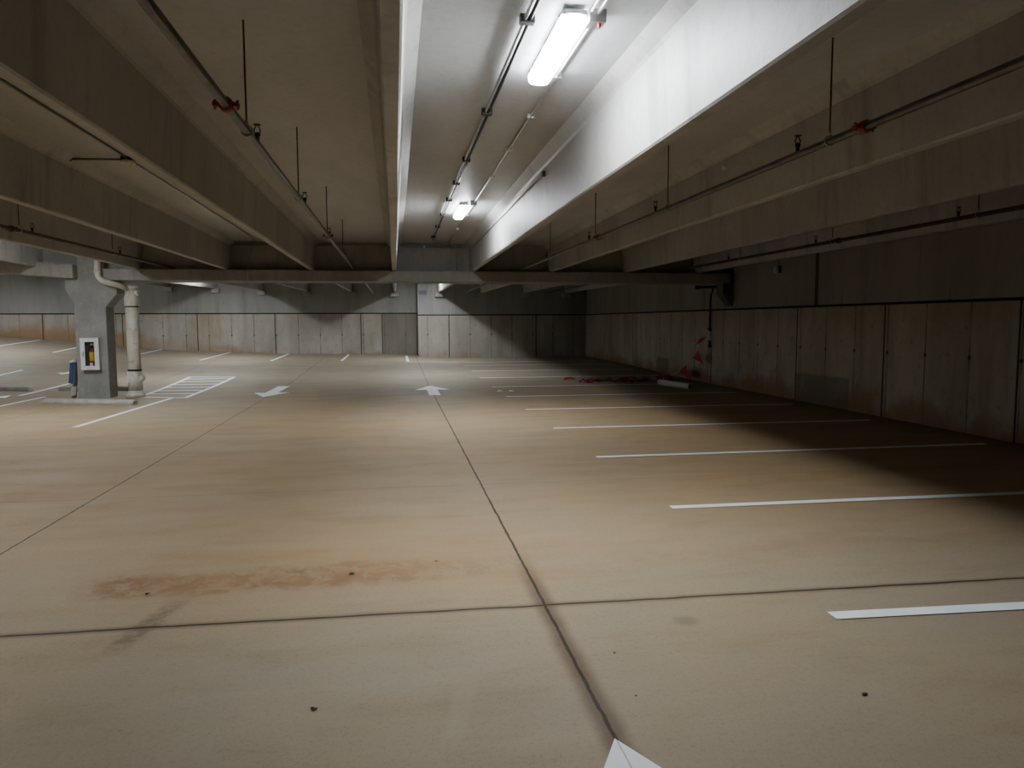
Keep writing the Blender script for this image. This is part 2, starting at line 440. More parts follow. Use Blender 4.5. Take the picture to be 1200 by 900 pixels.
# ------------------------------------------------------------------ girders and column
b = MB()
gx0, gx1 = -6.18, 8.1
b.prism([(17.0, 2.56), (17.0, 2.80), (17.30, 2.80), (17.30, 3.445), (17.62, 3.445), (17.62, 2.80), (17.95, 2.80), (17.95, 2.56)], 'x', gx0, gx1)
g = tag(b.build('concrete_girder', M['girder'], bevel=.008), 'long grey concrete girder crossing the whole garage from the column to the right wall', 'girder')
b = MB()
def gz(x): return 2.60 + (-6.85-x)*.076
for y0, y1, d0, d1 in ((17.0, 17.9, 0, .29), (17.3, 17.62, .29, .9)):
    k = len(b.v)
    for x in (-6.75, -14.0):
        z = gz(x)
        b.v += [(x, y0, z+d0), (x, y1, z+d0), (x, y1, min(z+d1, 3.44)), (x, y0, min(z+d1, 3.44))]
    for q in ((0,1,2,3), (7,6,5,4), (0,4,5,1), (1,5,6,2), (2,6,7,3), (3,7,4,0)): b.face([k+i for i in q])
tag(b.build('concrete_girder', M['girder']), 'short sloping concrete girder end left of the column', 'girder')
b = MB()
prof = [(-6.84, -.02), (-6.20, -.02), (-6.20, 1.99), (-5.96, 2.27), (-5.96, 2.555), (-6.19, 2.555), (-6.19, 3.46), (-6.74, 3.46), (-6.74, 2.60), (-7.0, 2.60), (-7.0, 2.36), (-6.84, 2.04)]
b.prism(prof, 'y', 17.2, 17.68)
tag(b.build('concrete_column', M['column'], bevel=.015), 'grey concrete column with flared haunches carrying the girders', 'column')
# bracket under the girder at the right wall
b = MB(); b.prism([(8.2, 2.0), (8.2, 2.555), (7.93, 2.555), (7.93, 2.30)], 'y', 17.05, 17.42)
tag(b.build('girder_bracket', M['bracket'], bevel=.006), 'dark wedge-shaped bracket under the girder end on the right wall', 'bracket')

# ------------------------------------------------------------------ lamps
def make_lamp(x, y, label):
    z = SL + camber(y) if y < 17.2 else SL
    L = 1.22
    r = thing('ceiling_lamp', label, 'lamp', 'strip lamps between the ceiling beams', (x, y, z))
    b = MB(); b.box(-.074, .074, -L/2+.02, L/2-.02, -.055, -.02); b.build('housing', M['housing'], r, bevel=.012)
    def outline(s, z, inset):
        w = .082-inset; l = L/2-.02-inset; pts = []
        k = max(.05-inset, .012)
        for cx, cy, a0 in ((w-k, l-k, 0), (-w+k, l-k, 90), (-w+k, -l+k, 180), (w-k, -l+k, 270)):
            for a in (0, 30, 60, 90):
                t = math.radians(a0+a); q = max(.05-inset, .012); pts.append((cx+q*math.cos(t), cy+q*math.sin(t), z))
        return pts
    b = MB(); b.loft([outline(0, -.042, .004), outline(0, -.06, 0), outline(0, -.085, .003), outline(0, -.103, .02), outline(0, -.112, .045)], 0, True); n_ = 16
    b.m = [1 if i < 3*n_ else 0 for i in range(len(b.f))]; b.m[-2] = 1; b.build('lens', [M['lamp'], M['lamp_side']], r)
    for yy_ in (-.38, .38):
        b = MB(); b.box(-.055, .055, yy_-.02, yy_+.02, -.024, .012); b.build('mounting_clip', M['galv'], r)
    for sx in (-1, 1):
        for yy_ in (-.45, 0, .45):
            b = MB(); b.box(sx*.078-.007, sx*.078+.007, yy_-.015, yy_+.015, -.05, -.022); b.build('latch', M['galv'], r)
    return r
LX = 1.09
lampspots = [
 (LX, 5.0, 'nearest glowing white strip lamp at the top of the picture'),
 (LX, 12.1, 'glowing white strip lamp farther down the same bay, close to the girder'),
 (LX, 22.2, 'strip lamp beyond the girder, hidden beside the far beam with the glaring side'),
 (LX, 28.6, 'strip lamp near the back wall plaque, hidden above the girder'),
 (-6.35, 4.72, 'strip lamp hidden between the beams at the far upper left'),
 (-6.35, 13.3, 'strip lamp hidden behind the left beams before the column'),
 (-6.35, 22.2, 'strip lamp hidden above the hatched floor marking'),
 (-6.35, 28.6, 'strip lamp hidden near the left back wall'),
 (-14.2, 11.45, 'strip lamp outside the left edge, nearer row'),
 (-14.2, 22.2, 'strip lamp outside the left edge, beyond the girder'),
 (-14.2, 28.6, 'strip lamp outside the left edge, by the back wall'),
]
l0 = None
for x, y, lb in lampspots:
    if l0 is None: l0 = make_lamp(x, y, lb)
    else:
        o = copy_tree(l0); o.location = (x, y, SL + camber(y) if y < 17.2 else SL); o['label'] = lb

# ------------------------------------------------------------------ sprinkler pipes
def slab(y): return SL + (camber(y) if y < 17.3 else 0)
def coupling(root, x, y, z, r, mat):
    b = MB()
    b.lathe((x, y, z), [(r*1.1, -.035), (r*1.55, -.03), (r*1.6, 0), (r*1.55, .03), (r*1.1, .035)], (0, 1, 0), 14)
    for s in (-1, 1):
        b.obox((x+s*r*2.0, y, z), ((1,0,0), (0,1,0), (0,0,1)), (r*1.3, .045, r*.9))
        b.tube([(x+s*r*2.3, y-.0, z-r*1.0), (x+s*r*2.3, y, z+r*1.0)], r*.28, 8)
    b.build('coupling', mat, root)
def sprinkler(root, x, y, z):
    b = MB()
    b.lathe((x, y, z), [(.014, 0), (.014, .035), (.02, .036), (.02, .05), (.009, .052), (.009, .06)], n=10)
    for s in (-1, 1): b.tube([(x+s*.012, y, z+.05), (x+s*.022, y, z+.075), (x+s*.006, y, z+.105)], .004, 6)
    b.lathe((x, y, z+.105), [(.008, 0), (.026, .004), (.026, .008), (.004, .01)], n=12)
    b.build('sprinkler_head', M['brass'], root)
def hanger(root, x, y, z, r, ztop):
    b = MB(); b.tube([(x, y, z+r+.03), (x, y, ztop)], .006, 8); rod = b.build('hanger_rod', M['rusty'], root)
    b = MB(); b.torus((x, y, z+.004), (0, 1, 0), r+.008, .005, 16, 6); b.lathe((x, y, z+r+.012), [(.012, 0), (.012, .03)], n=8)
    b.build('hanger_ring', M['galv'], rod)
def pipe_run(x, y0, y1, z, r, mat, rods, heads, cpl, label, cmat='red', tilt=0., group='sprinkler pipes under the ceiling'):
    root = thing('sprinkler_pipe', label, 'pipe', group, (x, (y0+y1)/2, z))
    L = []
    b = MB(); b.tube([(x, y0, z), (x, y1, z)], r, 14); L.append(b.build('pipe', mat, root))
    for y in rods: hanger(root, x, y, z, r, slab(y)+.01)
    for y in heads: sprinkler(root, x, y, z+r-.002)
    for y in cpl: coupling(root, x, y, z, r, M[cmat])
    for o in root.children: o.matrix_parent_inverse = Matrix.Translation((-x, -(y0+y1)/2, -z))
    return root
PZ = 2.845
pipe_run(2.9, CY0+.05, 17.2, PZ, .026, M['steel'], (-4.4, -1.4, 1.6, 4.65, 7.62, 10.5, 13.65), (-1.1, 2.0, 5.05, 8.0, 10.85, 14.0), (-2, 4.28, 10.35), 'long dark sprinkler pipe with a red coupling hanging right of the brightly lit beam')
pipe_run(-.90, CY0+.05, 17.2, PZ, .026, M['steel'], (-1.4, 1.6, 4.93, 7.45, 10.5, 13.6), (2.0, 5.3, 7.95, 10.85, 14.0), (4.36, 10.6), 'dark sprinkler pipe with a spiked red coupling in the upper left')
pipe_run(-4.80, CY0+.05, 17.2, PZ, .026, M['rusty'], (7.5, 10.55, 13.75), (7.9, 10.9, 14.1), (10.35,), 'rusty sprinkler pipe crossing the far left edge above the drain pipe', 'rusty')
pipe_run(6.62, CY0+.05, 17.2, PZ, .026, M['rusty'], (4.4, 7.6, 10.45, 13.5), (4.8, 7.9, 10.9, 14.0), (10.3,), 'rusty sprinkler pipe running close to the right wall', 'rusty')
pipe_run(-.90, 17.9, YB-.4, 2.86, .026, M['galv'], (21,), (), (), 'pale sprinkler pipe beyond the girder, left of the end-on far beam')
pipe_run(2.9, 17.9, YR-.4, 2.86, .026, M['steel'], (21,), (), (), 'thin sprinkler pipe beyond the girder, right of the glaring far beam')
pipe_run(6.3, 17.9, YR-.4, 2.86, .026, M['steel'], (21,), (), (), 'thin sprinkler pipe beyond the girder near the right rear corner')

# ------------------------------------------------------------------ conduits
def curve_y(x, y0, y1, dz, n=14): return [(x, y0+(y1-y0)*i/n, slab(y0+(y1-y0)*i/n)+dz) for i in range(n+1)]
def center_parts(root):
    for o in root.children: o.matrix_parent_inverse = Matrix.Translation(-Vector(root.location))
root = thing('conduit', 'black twin conduit strapped to the slab left of the glowing lamps', 'conduit', None, (.86, 9, SL))
b = MB(); b.tube(curve_y(.845, CY0+.05, 16.3, -.03), .013, 8); b.build('tube', M['black'], root)
b = MB(); b.tube(curve_y(.815, CY0+.05, 14.6, -.03), .012, 8); b.build('tube', M['galv'], root)
for y in (2.2, 4.6, 6.6, 8.5, 9.9, 11.2, 12.7, 14.2, 15.8):
    b = MB(); z = slab(y); b.box(.785, .875, y-.03, y+.03, z-.05, z+.005); b.build('strap', M['black'], root)
b = MB(); b.tube(curve_y(.845, 8.6, 9.75, -.032, 4), .018, 8); b.build('sleeve', M['galv'], root)
center_parts(root)
root = thing('conduit', 'thin galvanised conduit on the slab right of the lamps, turning down to the girder', 'conduit', None, (1.23, 9, SL))
b = MB(); b.tube(curve_y(1.24, CY0+.05, 16.9, -.02) + [(1.3, 17.1, SL-.03), (1.42, 17.26, SL-.06), (1.44, 17.28, SL-.15), (1.44, 17.28, 2.805)], .0125, 8); b.build('tube', M['galv'], root)
b = MB(); b.tube(curve_y(1.19, 3.0, 4.42, -.02, 4), .0125, 8); b.build('tube', M['galv'], root)
for y in (5.6, 6.7, 8.0, 9.4, 12.7, 14.5):
    b = MB(); z = slab(y); b.box(1.205, 1.275, y-.012, y+.012, z-.036, z+.003); b.build('strap', M['galv'], root)
center_parts(root)
root = thing('junction_box', 'small metal junction box with red wire nut beside the nearest lamp', 'junction box', None, (1.235, 4.5, slab(4.5)))
zb = slab(4.5)
b = MB(); b.box(1.18, 1.29, 4.44, 4.56, zb-.075, zb+.002); b.build('box', M['galv'], root, bevel=.006)
b = MB(); b.lathe((1.25, 4.47, zb-.075), [(.012, 0), (.012, -.012), (.004, -.03)], n=8); b.build('wire_nut', M['cloth_red'], root)
b = MB(); b.tube([(1.19, 4.5, zb-.04), (1.15, 4.52, zb-.05), (1.12, 4.55, zb-.055)], .007, 6); b.build('cable', M['galv'], root)
center_parts(root)
b = MB(); b.box(1.17, 1.27, 11.38, 11.46, slab(11.4)-.07, slab(11.4)+.002)
tag(b.build('junction_box', M['galv'], bevel=.006), 'tiny junction box beside the lamp nearer the girder', 'junction box')
root = thing('conduit', 'thin conduit fixed along the bright white beam side, ending in a clip', 'conduit', None, (1.7, 12, 3.3))
b = MB(); b.tube([(1.702, 8.4, 3.33), (1.702, 12, 3.31), (1.702, 17.1, 3.27)], .008, 8); b.build('tube', M['galv'], root)
b = MB(); b.box(1.685, 1.722, 8.36, 8.42, 3.30, 3.355); b.build('clip', M['black'], root)
center_parts(root)
b = MB()
b.tube([(-3.55, 17.27, 3.37), (1.62, 17.27, 3.37)], .0125, 8)
for x in (-2.6, -.9, .7): b.box(x-.02, x+.02, 17.255, 17.305, 3.35, 3.39)
tag(b.build('conduit', M['galv']), 'long thin conduit running level along the upper face of the girder', 'conduit')
# occupancy sensor with its conduit, upper left
root = thing('conduit', 'thin conduit in the upper left feeding the round ceiling sensor and dropping down the girder', 'conduit', None, (-2.95, 9, SL))
b = MB(); b.tube(curve_y(-2.93, CY0+.05, 8.95, -.02), .0125, 8); b.build('tube', M['steel'], root)
b = MB(); b.tube(curve_y(-2.95, 9.1, 16.3, -.02) + [(-3.02, 16.9, SL-.03), (-3.1, 17.2, SL-.06), (-3.14, 17.24, SL-.15), (-3.17, 17.02, 2.95), (-3.18, 16.985, 2.78), (-3.18, 16.985, 2.58)], .0125, 8); b.build('tube', M['galv'], root)
b = MB(); zs = slab(9); b.tube([(-2.95, 9.0, zs-.03), (-3.25, 9.0, zs-.035), (-3.54, 9.0, zs-.04)], .012, 8); b.build('branch', M['steel'], root)
b = MB(); b.lathe((-3.555, 9.0, zs-.04), [(.028, -.02), (.028, .03)], (1, 0, 0), 10); b.build('end_bushing', M['rusty'], root)
center_parts(root)
root = thing('ceiling_sensor', 'round off-white sensor under a dark box on the upper left slab', 'sensor', None, (-2.94, 9.02, zs))
b = MB(); b.box(-3.0, -2.88, 8.96, 9.08, zs-.045, zs+.002); b.build('back_box', M['black'], root)
b = MB(); b.lathe((-2.94, 9.02, zs-.04), [(.075, 0), (.078, -.02), (.07, -.035), (.04, -.04), (.035, -.065), (.014, -.075)], n=18); b.build('sensor_body', M['offwhite'], root)
center_parts(root)
root = thing('wall_sensor', 'small white cylinder sensor hanging on a stub from the upper right wall', 'sensor', None, (8.1, 14.9, 2.7))
b = MB(); b.lathe((8.11, 14.85, 2.66), [(.05, 0), (.055, .01), (.055, .13), (.045, .14)], n=16); b.build('sensor_body', M['offwhite'], root)
b = MB(); b.box(8.14, 8.225, 14.83, 14.95, 2.67, 2.81); b.build('back_box', M['black'], root)
b = MB(); b.tube([(8.19, 14.88, 2.8), (8.19, 14.88, 3.2)], .008, 6); b.build('stub_conduit', M['steel'], root)
center_parts(root)
root = thing('beam_insert', 'small pale round lifting insert on the dark beam face, above the right sprinkler pipe', 'insert', None, (3.55, 7.6, 3.3))
b = MB(); b.lathe((3.60, 7.7, 3.31), [(.03, 0), (.03, -.04), (.02, -.05)], (1, 0, 0), 12); b.build('cap', M['offwhite'], root)
center_parts(root)

# ------------------------------------------------------------------ drain pipe at the column
root = thing('drain_pipe', 'dirty white drain pipe beside the column, thin bent pipe above joining a thick riser', 'pipe', None, (-5.72, 17.4, 0))
cx, cy = -5.74, 17.42
b = MB(); b.lathe((cx, cy, 0), [(.135, .0), (.135, 2.2)], n=24); b.build('riser', M['pvc'], root)
b = MB(); b.lathe((cx, cy, 0), [(.19, 0), (.19, .05), (.165, .07), (.15, .12), (.15, .14)], n=24); b.build('base_flange', M['pvc'], root)
b = MB(); b.lathe((cx, cy, .58), [(.138, 0), (.145, .005), (.145, .035), (.138, .04)], n=24); b.build('band', M['black'], root)
b = MB(); b.lathe((cx, cy, 1.985), [(.138, 0), (.141, .003), (.141, .02), (.138, .024)], n=24); b.build('band', M['black'], root)
b = MB(); b.lathe((cx, cy, .16), [(.148, 0), (.148, .40)], n=24); b.build('lower_sleeve', M['pvc'], root)
b = MB(); b.lathe((cx, cy, 2.02), [(.145, 0), (.15, .01), (.15, .17), (.145, .2), (.13, .22), (.13, .36), (.145, .365), (.145, .44)], n=24); b.build('wye_collar', M['pvc'], root)
b = MB(); b.lathe((cx+.13, cy-.02, .42), [(.075, 0), (.075, .05), (.05, .055), (.05, .07)], (1, -.1, 0), 16); b.build('cleanout_plug', M['pvc'], root)
b = MB(); b.lathe((cx+.10, cy-.04, 2.30), [(.06, 0), (.06, .07), (.045, .08)], (1, -.25, 0), 14); b.build('cleanout_plug', M['pvc'], root)
b = MB()
pp = [(-6.20, 16.9, 3.455), (-6.22, 16.9, 2.78)]
for i in range(1, 7):
    a = i/6*math.pi/2*.93
    pp.append((-6.22+.17*(1-math.cos(a)), 16.9+.06*(1-math.cos(a)), 2.70-.19*math.sin(a)))
pp += [(-5.9, 17.14, 2.46), (-5.76, 17.36, 2.38)]
b.tube(pp, .06, 16); b.build('branch_pipe', M['pvc'], root)
b = MB(); b.lathe((-6.222, 16.9, 2.70), [(.06, 0), (.069, .002), (.069, .07), (.06, .072)], n=16); b.build('hub', M['pvc'], root)
center_parts(root)

# ------------------------------------------------------------------ fire extinguisher cabinet
root = thing('extinguisher_cabinet', 'white fire extinguisher cabinet with a tall window on the column face', 'cabinet', None, (-6.51, 17.2, .98))
x0, x1, z0, z1, yf = -6.705, -6.335, .635, 1.325, 17.06
b = MB()
for q in ((x0, x0+.02, z0, z1), (x1-.02, x1, z0, z1), (x0+.02, x1-.02, z0, z0+.02), (x0+.02, x1-.02, z1-.02, z1)):
    b.box(q[0], q[1], yf+.012, 17.205, q[2], q[3])
b.build('box', M['offwhite'], root)
b = MB(); b.box(x0+.02, x1-.02, 17.18, 17.2, z0+.02, z1-.02); b.build('back_panel', M['cab_in'], root)
wx0, wx1, wz0, wz1 = x0+.09, x1-.09, z0+.085, z1-.085
b = MB()
b.box(x0, wx0, yf, yf+.012, z0, z1); b.box(wx1, x1, yf, yf+.012, z0, z1); b.box(wx0, wx1, yf, yf+.012, z0, wz0); b.box(wx0, wx1, yf, yf+.012, wz1, z1)
door = b.build('door', M['white'], root)
b = MB(); b.box(wx0, wx1, yf+.004, yf+.008, wz0, wz1); b.build('door_pane', M['glass'], door)
b = MB(); b.box(x0+.05, x0+.068, yf-.02, yf, .93, 1.03); b.build('door_handle', M['conduit'], door)
center_parts(root)
root = thing('fire_extinguisher', 'red fire extinguisher with yellow label inside the white cabinet on the column', 'fire extinguisher', None, (-6.50, 17.13, z0+.02))
ex, ey, ez = -6.49, 17.135, z0+.022
b = MB(); b.lathe((ex, ey, ez), [(.054, 0), (.062, .01), (.062, .34), (.05, .40), (.02, .43), (.016, .45)], n=20); b.build('cylinder', M['ext_red'], root)
b = MB(); b.lathe((ex, ey, ez+.17), [(.0625, 0), (.0635, .001), (.0635, .19), (.0625, .191)], n=20); b.build('yellow_label', M['yellow'], root)
b = MB(); b.box(ex-.035, ex+.02, ey-.0665, ey-.06, ez+.05, ez+.13); b.build('white_label', M['white'], root)
b = MB(); b.lathe((ex, ey, ez+.44), [(.018, 0), (.018, .05), (.01, .06)], n=12); b.obox((ex-.01, ey-.01, ez+.505), ((1,0,.3), (0,1,0), (-.3,0,1)), (.11, .02, .012)); b.obox((ex-.01, ey-.01, ez+.48), ((1,0,-.1), (0,1,0), (.1,0,1)), (.10, .018, .01)); b.build('valve_lever', M['black'], root)
b = MB(); b.tube([(ex-.01, ey-.01, ez+.47), (ex-.045, ey-.03, ez+.44), (ex-.06, ey-.035, ez+.36), (ex-.062, ey-.03, ez+.2), (ex-.06, ey-.03, ez+.08)], .008, 8); b.build('hose', M['black'], root)
b = MB(); b.box(ex-.05, ex+.05, 17.168, 17.178, ez+.50, ez+.545); b.build('inspection_tag', M['white'], root)
center_parts(root)

# blue board leaning on the left flank of the column
root = thing('leaning_board', 'narrow blue and grey board leaning on the left side of the column', 'board', None, (-6.95, 17.4, 0))
a = Vector((.12, 0, 1)).normalized()
b = MB(); b.obox((-6.955, 17.36, .40), (a.cross(Vector((0,1,0))), (0,1,0), a), (.03, .2, .78)); b.build('panel', M['column'], root)
b = MB(); b.obox((-6.972, 17.235, .56), (a.cross(Vector((0,1,0))), (0,1,0), a), (.085, .02, .46)); b.build('blue_sheet', M['blue'], root)
b = MB(); b.obox((-6.93, 17.25, .82), ((1,0,.4), (0,1,0), (-.4,0,1)), (.09, .16, .04)); b.build('white_top', M['white'], root)
b = MB(); b.obox((-6.93, 17.20, .17), ((1,0,.0), (0,1,0), (.1,0,1)), (.10, .03, .20)); b.build('pale_foot', M['stop'], root)
center_parts(root)

# ------------------------------------------------------------------ wheel stops
def wheel_stop(p0, p1, label, h=.10, w=.16):
    p0, p1 = Vector((*p0, 0)), Vector((*p1, 0))
    d = (p1-p0); L = d.length; d.normalize(); n = Vector((-d.y, d.x, 0))
    b = MB(); pf = [(-w/2, 0), (w/2, 0), (w/2, .04), (w/2-.035, h), (-w/2+.035, h), (-w/2, .04)]
    c = (p0+p1)/2 + n*w/2
    rr = []
    for t, k in ((-L/2, .82), (-L/2+.05, 1), (L/2-.05, 1), (L/2, .82)):
        rr.append([c + d*t + n*q[0] + Vector((0, 0, q[1]*(k if q[1] > .05 else 1) + zf(c.x, c.y)-.002)) for q in pf])
    b.loft(rr, 0, False)
    o = b.build('wheel_stop', M['stop'], loc=tuple(c), bevel=.008)
    return tag(o, label, 'wheel stop', 'concrete wheel stops around the column')
wheel_stop((-7.22, 16.36), (-5.23, 15.66), 'pale concrete wheel stop lying in front of the column')
wheel_stop((-8.11, 19.25), (-6.2, 18.95), 'concrete wheel stop half hidden behind the column')
wheel_stop((-10.7, 19.75), (-8.80, 19.35), 'concrete wheel stop at the left edge of the picture')

# ------------------------------------------------------------------ painted markings
def strip_into(b, p0, p1, w, lift=.006):
    p0, p1 = Vector(p0), Vector(p1); d = p1-p0; L = d.length; d.normalize(); n = Vector((-d.y, d.x))
    k = max(1, int(L/.2)); base = len(b.v)
    for i in range(k+1):
        q = p0 + d*(L*i/k)
        for s in (-.5, 0, .5):
            r = q + n*(w*s); b.v.append((r.x, r.y, zf(r.x, r.y)+lift))
    for i in range(k):
        for j in range(2):
            a = base+i*3+j; b.face((a, a+1, a+4, a+3))
def line_obj(p0, p1, label, w=.1, group='white stall lines'):
    b = MB(); strip_into(b, p0, p1, w)
    return tag(b.build('parking_line', M['paint']), label, 'floor marking', group)
R = 7.72
rl = [(3.65, 3.42, 'first'), (6.083, 6.0, 'second'), (8.535, 8.55, 'third'), (10.99, 10.95, 'fourth'), (13.45, 13.35, 'fifth'), (15.86, 15.8, 'sixth'), (18.3, 18.25, 'seventh'), (21.0, 20.9, 'eighth'), (23.3, 23.2, 'ninth'), (25.7, 25.6, 'tenth')]
for ya, yb2, w in rl:
    line_obj((2.385, ya), (R, yb2), f'white stall line on the right, {w} one counted from the camera', .1)
b = MB(); strip_into(b, (.45, 31.1), (.45, 27.62), .1); strip_into(b, (.40, 27.66), (R, 27.5), .1)
tag(b.build('parking_line', M['paint']), 'bent white line at the back wall corner, last of the right-hand stalls', 'floor marking', 'white stall lines')
line_obj((-5.03, 12.45), (-4.84, 16.87), 'white line running towards the camera from the hatched marking')
line_obj((-8.47, 18.15), (-8.66, 21.7), 'bright white line just left of the column foot')
line_obj((-7.8, 14.5), (-7.75, 17.75), 'white line at left in front of the wheel stops')
line_obj((-11.95, 22.0), (-11.68, 25.35), 'short white line at the left edge, beyond the wheel stop')
line_obj((-7.13, 28.5), (-6.78, 31.95), 'white back stall line, second to the right of the drain pipe')
line_obj((-4.6, 28.45), (-4.46, 32.1), 'white back stall line, third to the right of the drain pipe')
line_obj((-2.02, 28.25), (-1.95, 31.77), 'white back stall line nearest the proud wall corner')
line_obj((-9.8, 30.0), (-9.5, 32.1), 'white back stall line just beside the drain pipe')
line_obj((-12.55, 29.55), (-12.1, 32.0), 'white back stall line just left of the column')
line_obj((-15.3, 29.0), (-14.05, 32.0), 'faint white line in the far left corner by the clay-stained wall')
b = MB()
A, B_, C_, D_ = (-5.63, 17.33), (-4.57, 16.91), (-4.67, 22.43), (-5.95, 22.64)
for p, q in ((A, B_), (B_, C_), (C_, D_), (D_, A)): strip_into(b, p, q, .1)
for t in (.12, .27, .42, .57, .72, .87):
    t2 = min(.985, t+.06)
    strip_into(b, (A[0]+(D_[0]-A[0])*t, A[1]+(D_[1]-A[1])*t), (B_[0]+(C_[0]-B_[0])*t2, B_[1]+(C_[1]-B_[1])*t2), .14, .007)
tag(b.build('hatched_marking', M['paint']), 'white hatched no-parking box painted on the floor right of the drain pipe', 'floor marking')
def arrow(cx, tip, base, hw, sw, tail, label, dx=0.):
    b = MB(); n = 8
    def V(x, y):
        b.v.append((x + dx*(y-tip), y, zf(x, y)+.006)); return len(b.v)-1
    for i in range(n):
        a0, a1 = i/n, (i+1)/n
        y0, y1 = tip+(base-tip)*a0, tip+(base-tip)*a1
        b.face((V(cx-hw*a0, y0), V(cx+hw*a0, y0), V(cx+hw*a1, y1), V(cx-hw*a1, y1)))
        y0, y1 = base+(tail-base)*a0, base+(tail-base)*a1
        b.face((V(cx-sw, y0), V(cx+sw, y0), V(cx+sw, y1), V(cx-sw, y1)))
    return tag(b.build('arrow_marking', M['paint']), label, 'floor marking', 'white traffic arrows on the floor')
arrow(.86, 18.95, 17.8, .41, .127, 16.45, 'white floor arrow on the joint line pointing away towards the back wall')
arrow(-2.9, 16.75, 17.78, .40, .14, 19.45, 'white floor arrow pointing towards the camera, right of the hatched marking', 0.02)
arrow(.83, 2.675, 1.55, .60, .22, -.2, 'white arrow tip cut off by the bottom edge of the picture')
arrow(-10.05, 24.15, 24.6, .30, .1, 25.2, 'tiny distant white arrow left of the column')

# ------------------------------------------------------------------ standpipe on the right wall
root = thing('standpipe', 'black drain standpipe dropping down the right wall below the girder end', 'pipe', None, (8.08, 18.1, .94))
b = MB(); b.tube([(7.53, 17.62, 2.48), (8.0, 17.62, 2.505), (8.18, 17.62, 2.51)], .035, 12); b.build('header_pipe', M['black'], root)
b = MB(); b.lathe((7.53, 17.62, 2.48), [(.05, -.06), (.05, .04), (.04, .05)], (1, 0, 0), 12); b.build('end_cap', M['black'], root)
b = MB(); b.tube([(7.93, 17.62, 2.49), (7.935, 17.64, 2.43), (7.96, 17.7, 2.41), (8.05, 17.95, 2.37), (8.08, 18.07, 2.34), (8.085, 18.1, 2.2), (8.085, 18.1, .96)], .025, 10); b.build('drop_pipe', M['black'], root)
b = MB(); b.lathe((8.085, 18.1, 1.40), [(.04, 0), (.04, .06)], n=12); b.obox((8.04, 18.06, 1.44), ((1,0,0), (0,1,0), (0,0,1)), (.1, .03, .03)); b.build('valve', M['black'], root)
b = MB(); b.lathe((8.085, 18.1, 1.13), [(.028, 0), (.03, .005), (.03, .24), (.028, .245)], n=12); b.build('white_sleeve', M['offwhite'], root)
b = MB(); b.lathe((8.085, 18.1, .94), [(.03, 0), (.045, .02), (.045, .09), (.028, .1)], n=12); b.obox((8.07, 18.02, .98), ((1,0,0), (0,1,0), (0,0,1)), (.05, .12, .03)); b.build('outlet', M['black'], root)
center_parts(root)

# ------------------------------------------------------------------ red pennants
root = thing('pennant_string', 'string of red triangular pennants tied to the standpipe and heaped on the floor', 'pennants', None, (7.9, 18.1, 0))
cord = [(8.04, 18.07, 1.16), (7.9, 18.19, 1.0), (7.9, 18.4, .88), (7.9, 18.79, .64), (7.9, 19.19, .45), (7.9, 19.74, .2), (7.75, 20.1, .05), (7.3, 19.4, .06), (6.8, 19.1, .05), (6.3, 19.25, .06), (5.8, 19.0, .05), (5.35, 19.2, .05), (5.0, 19.05, .03)]
b = MB(); b.tube(cord, .006, 6); b.build('cord', M['string'], root)
def pennant(a, c, tip, fold=.02):
    a, c, tip = Vector(a), Vector(c), Vector(tip)
    b = MB(); n = 5; nrm = (c-a).cross(tip-a).normalized()
    for i in range(n+1):
        t = i/n
        for j in range(4):
            s = j/3
            p = a.lerp(c, s).lerp(tip, t*.99); p += nrm*fold*math.sin(3*s+4*t)*(t*(1-t)*4+.2)
            b.v.append(tuple(p))
    for i in range(n):
        for j in range(3):
            k = i*4+j; b.face((k, k+1, k+5, k+4), 0, True)
    b.build('pennant', M['cloth_red'], root)
pennant((8.0, 18.07, 1.24), (7.9, 18.2, 1.2), (7.86, 18.52, .99), .05)
pennant((7.9, 18.4, .89), (7.9, 18.79, .64), (7.9, 18.01, .52))
pennant((7.9, 19.19, .45), (7.9, 19.74, .2), (7.9, 18.76, .05))
for i in range(24):
    t = i/23; x = 7.55 - 2.6*t**.85; y = 19.2 + random.uniform(-.22, .35)
    z = zf(x, y) + random.uniform(.02, .05 + .12*(1-t)**2)
    an = random.uniform(0, 6.28); w = random.uniform(.12, .2); L = random.uniform(.25, .45)
    d = Vector((math.cos(an), math.sin(an)*.6, 0)); n = Vector((-d.y, d.x, 0))
    pc = Vector((x, y, z)); tz = max(zf(x, y)+.012, z-random.uniform(0, .05))
    tp = pc + d*L; tp.z = tz
    pennant(tuple(pc + n*w), tuple(pc - n*w), tuple(tp), random.uniform(.02, .06))
center_parts(root)
root = thing('red_scrap', 'small crumpled red scrap on the floor left of the pennant heap', 'litter', None, (4.74, 19.8, 0))
b = MB()
pts = [(-.19, 0, .02), (-.08, .1, .09), (.05, -.04, .05), (.2, .02, .02), (.08, .16, .10), (-.05, .22, .04)]
for p in pts: b.v.append((4.74+p[0], 19.75+p[1], zf(4.74, 19.8)+p[2]))
for q in ((0, 1, 2), (1, 4, 2), (2, 4, 3), (0, 5, 1), (1, 5, 4)): b.face(q)
b.build('crumpled_sheet', M['cloth_red'], root); center_parts(root)
root = thing('white_tube', 'short pale tube lying on the floor at the right end of the pennant heap', 'tube', None, (6.95, 17.3, .06))
a, c = Vector((6.72, 18.05, .075)), Vector((6.98, 16.65, .075))
b = MB(); b.tube([a, c], .075, 16, cap=False); b.build('tube_body', M['offwhite'], root)
b = MB(); b.tube([a + (c-a)*.002, c - (c-a)*.002], .068, 16); b.build('inner_core', M['pad'], root)
center_parts(root)
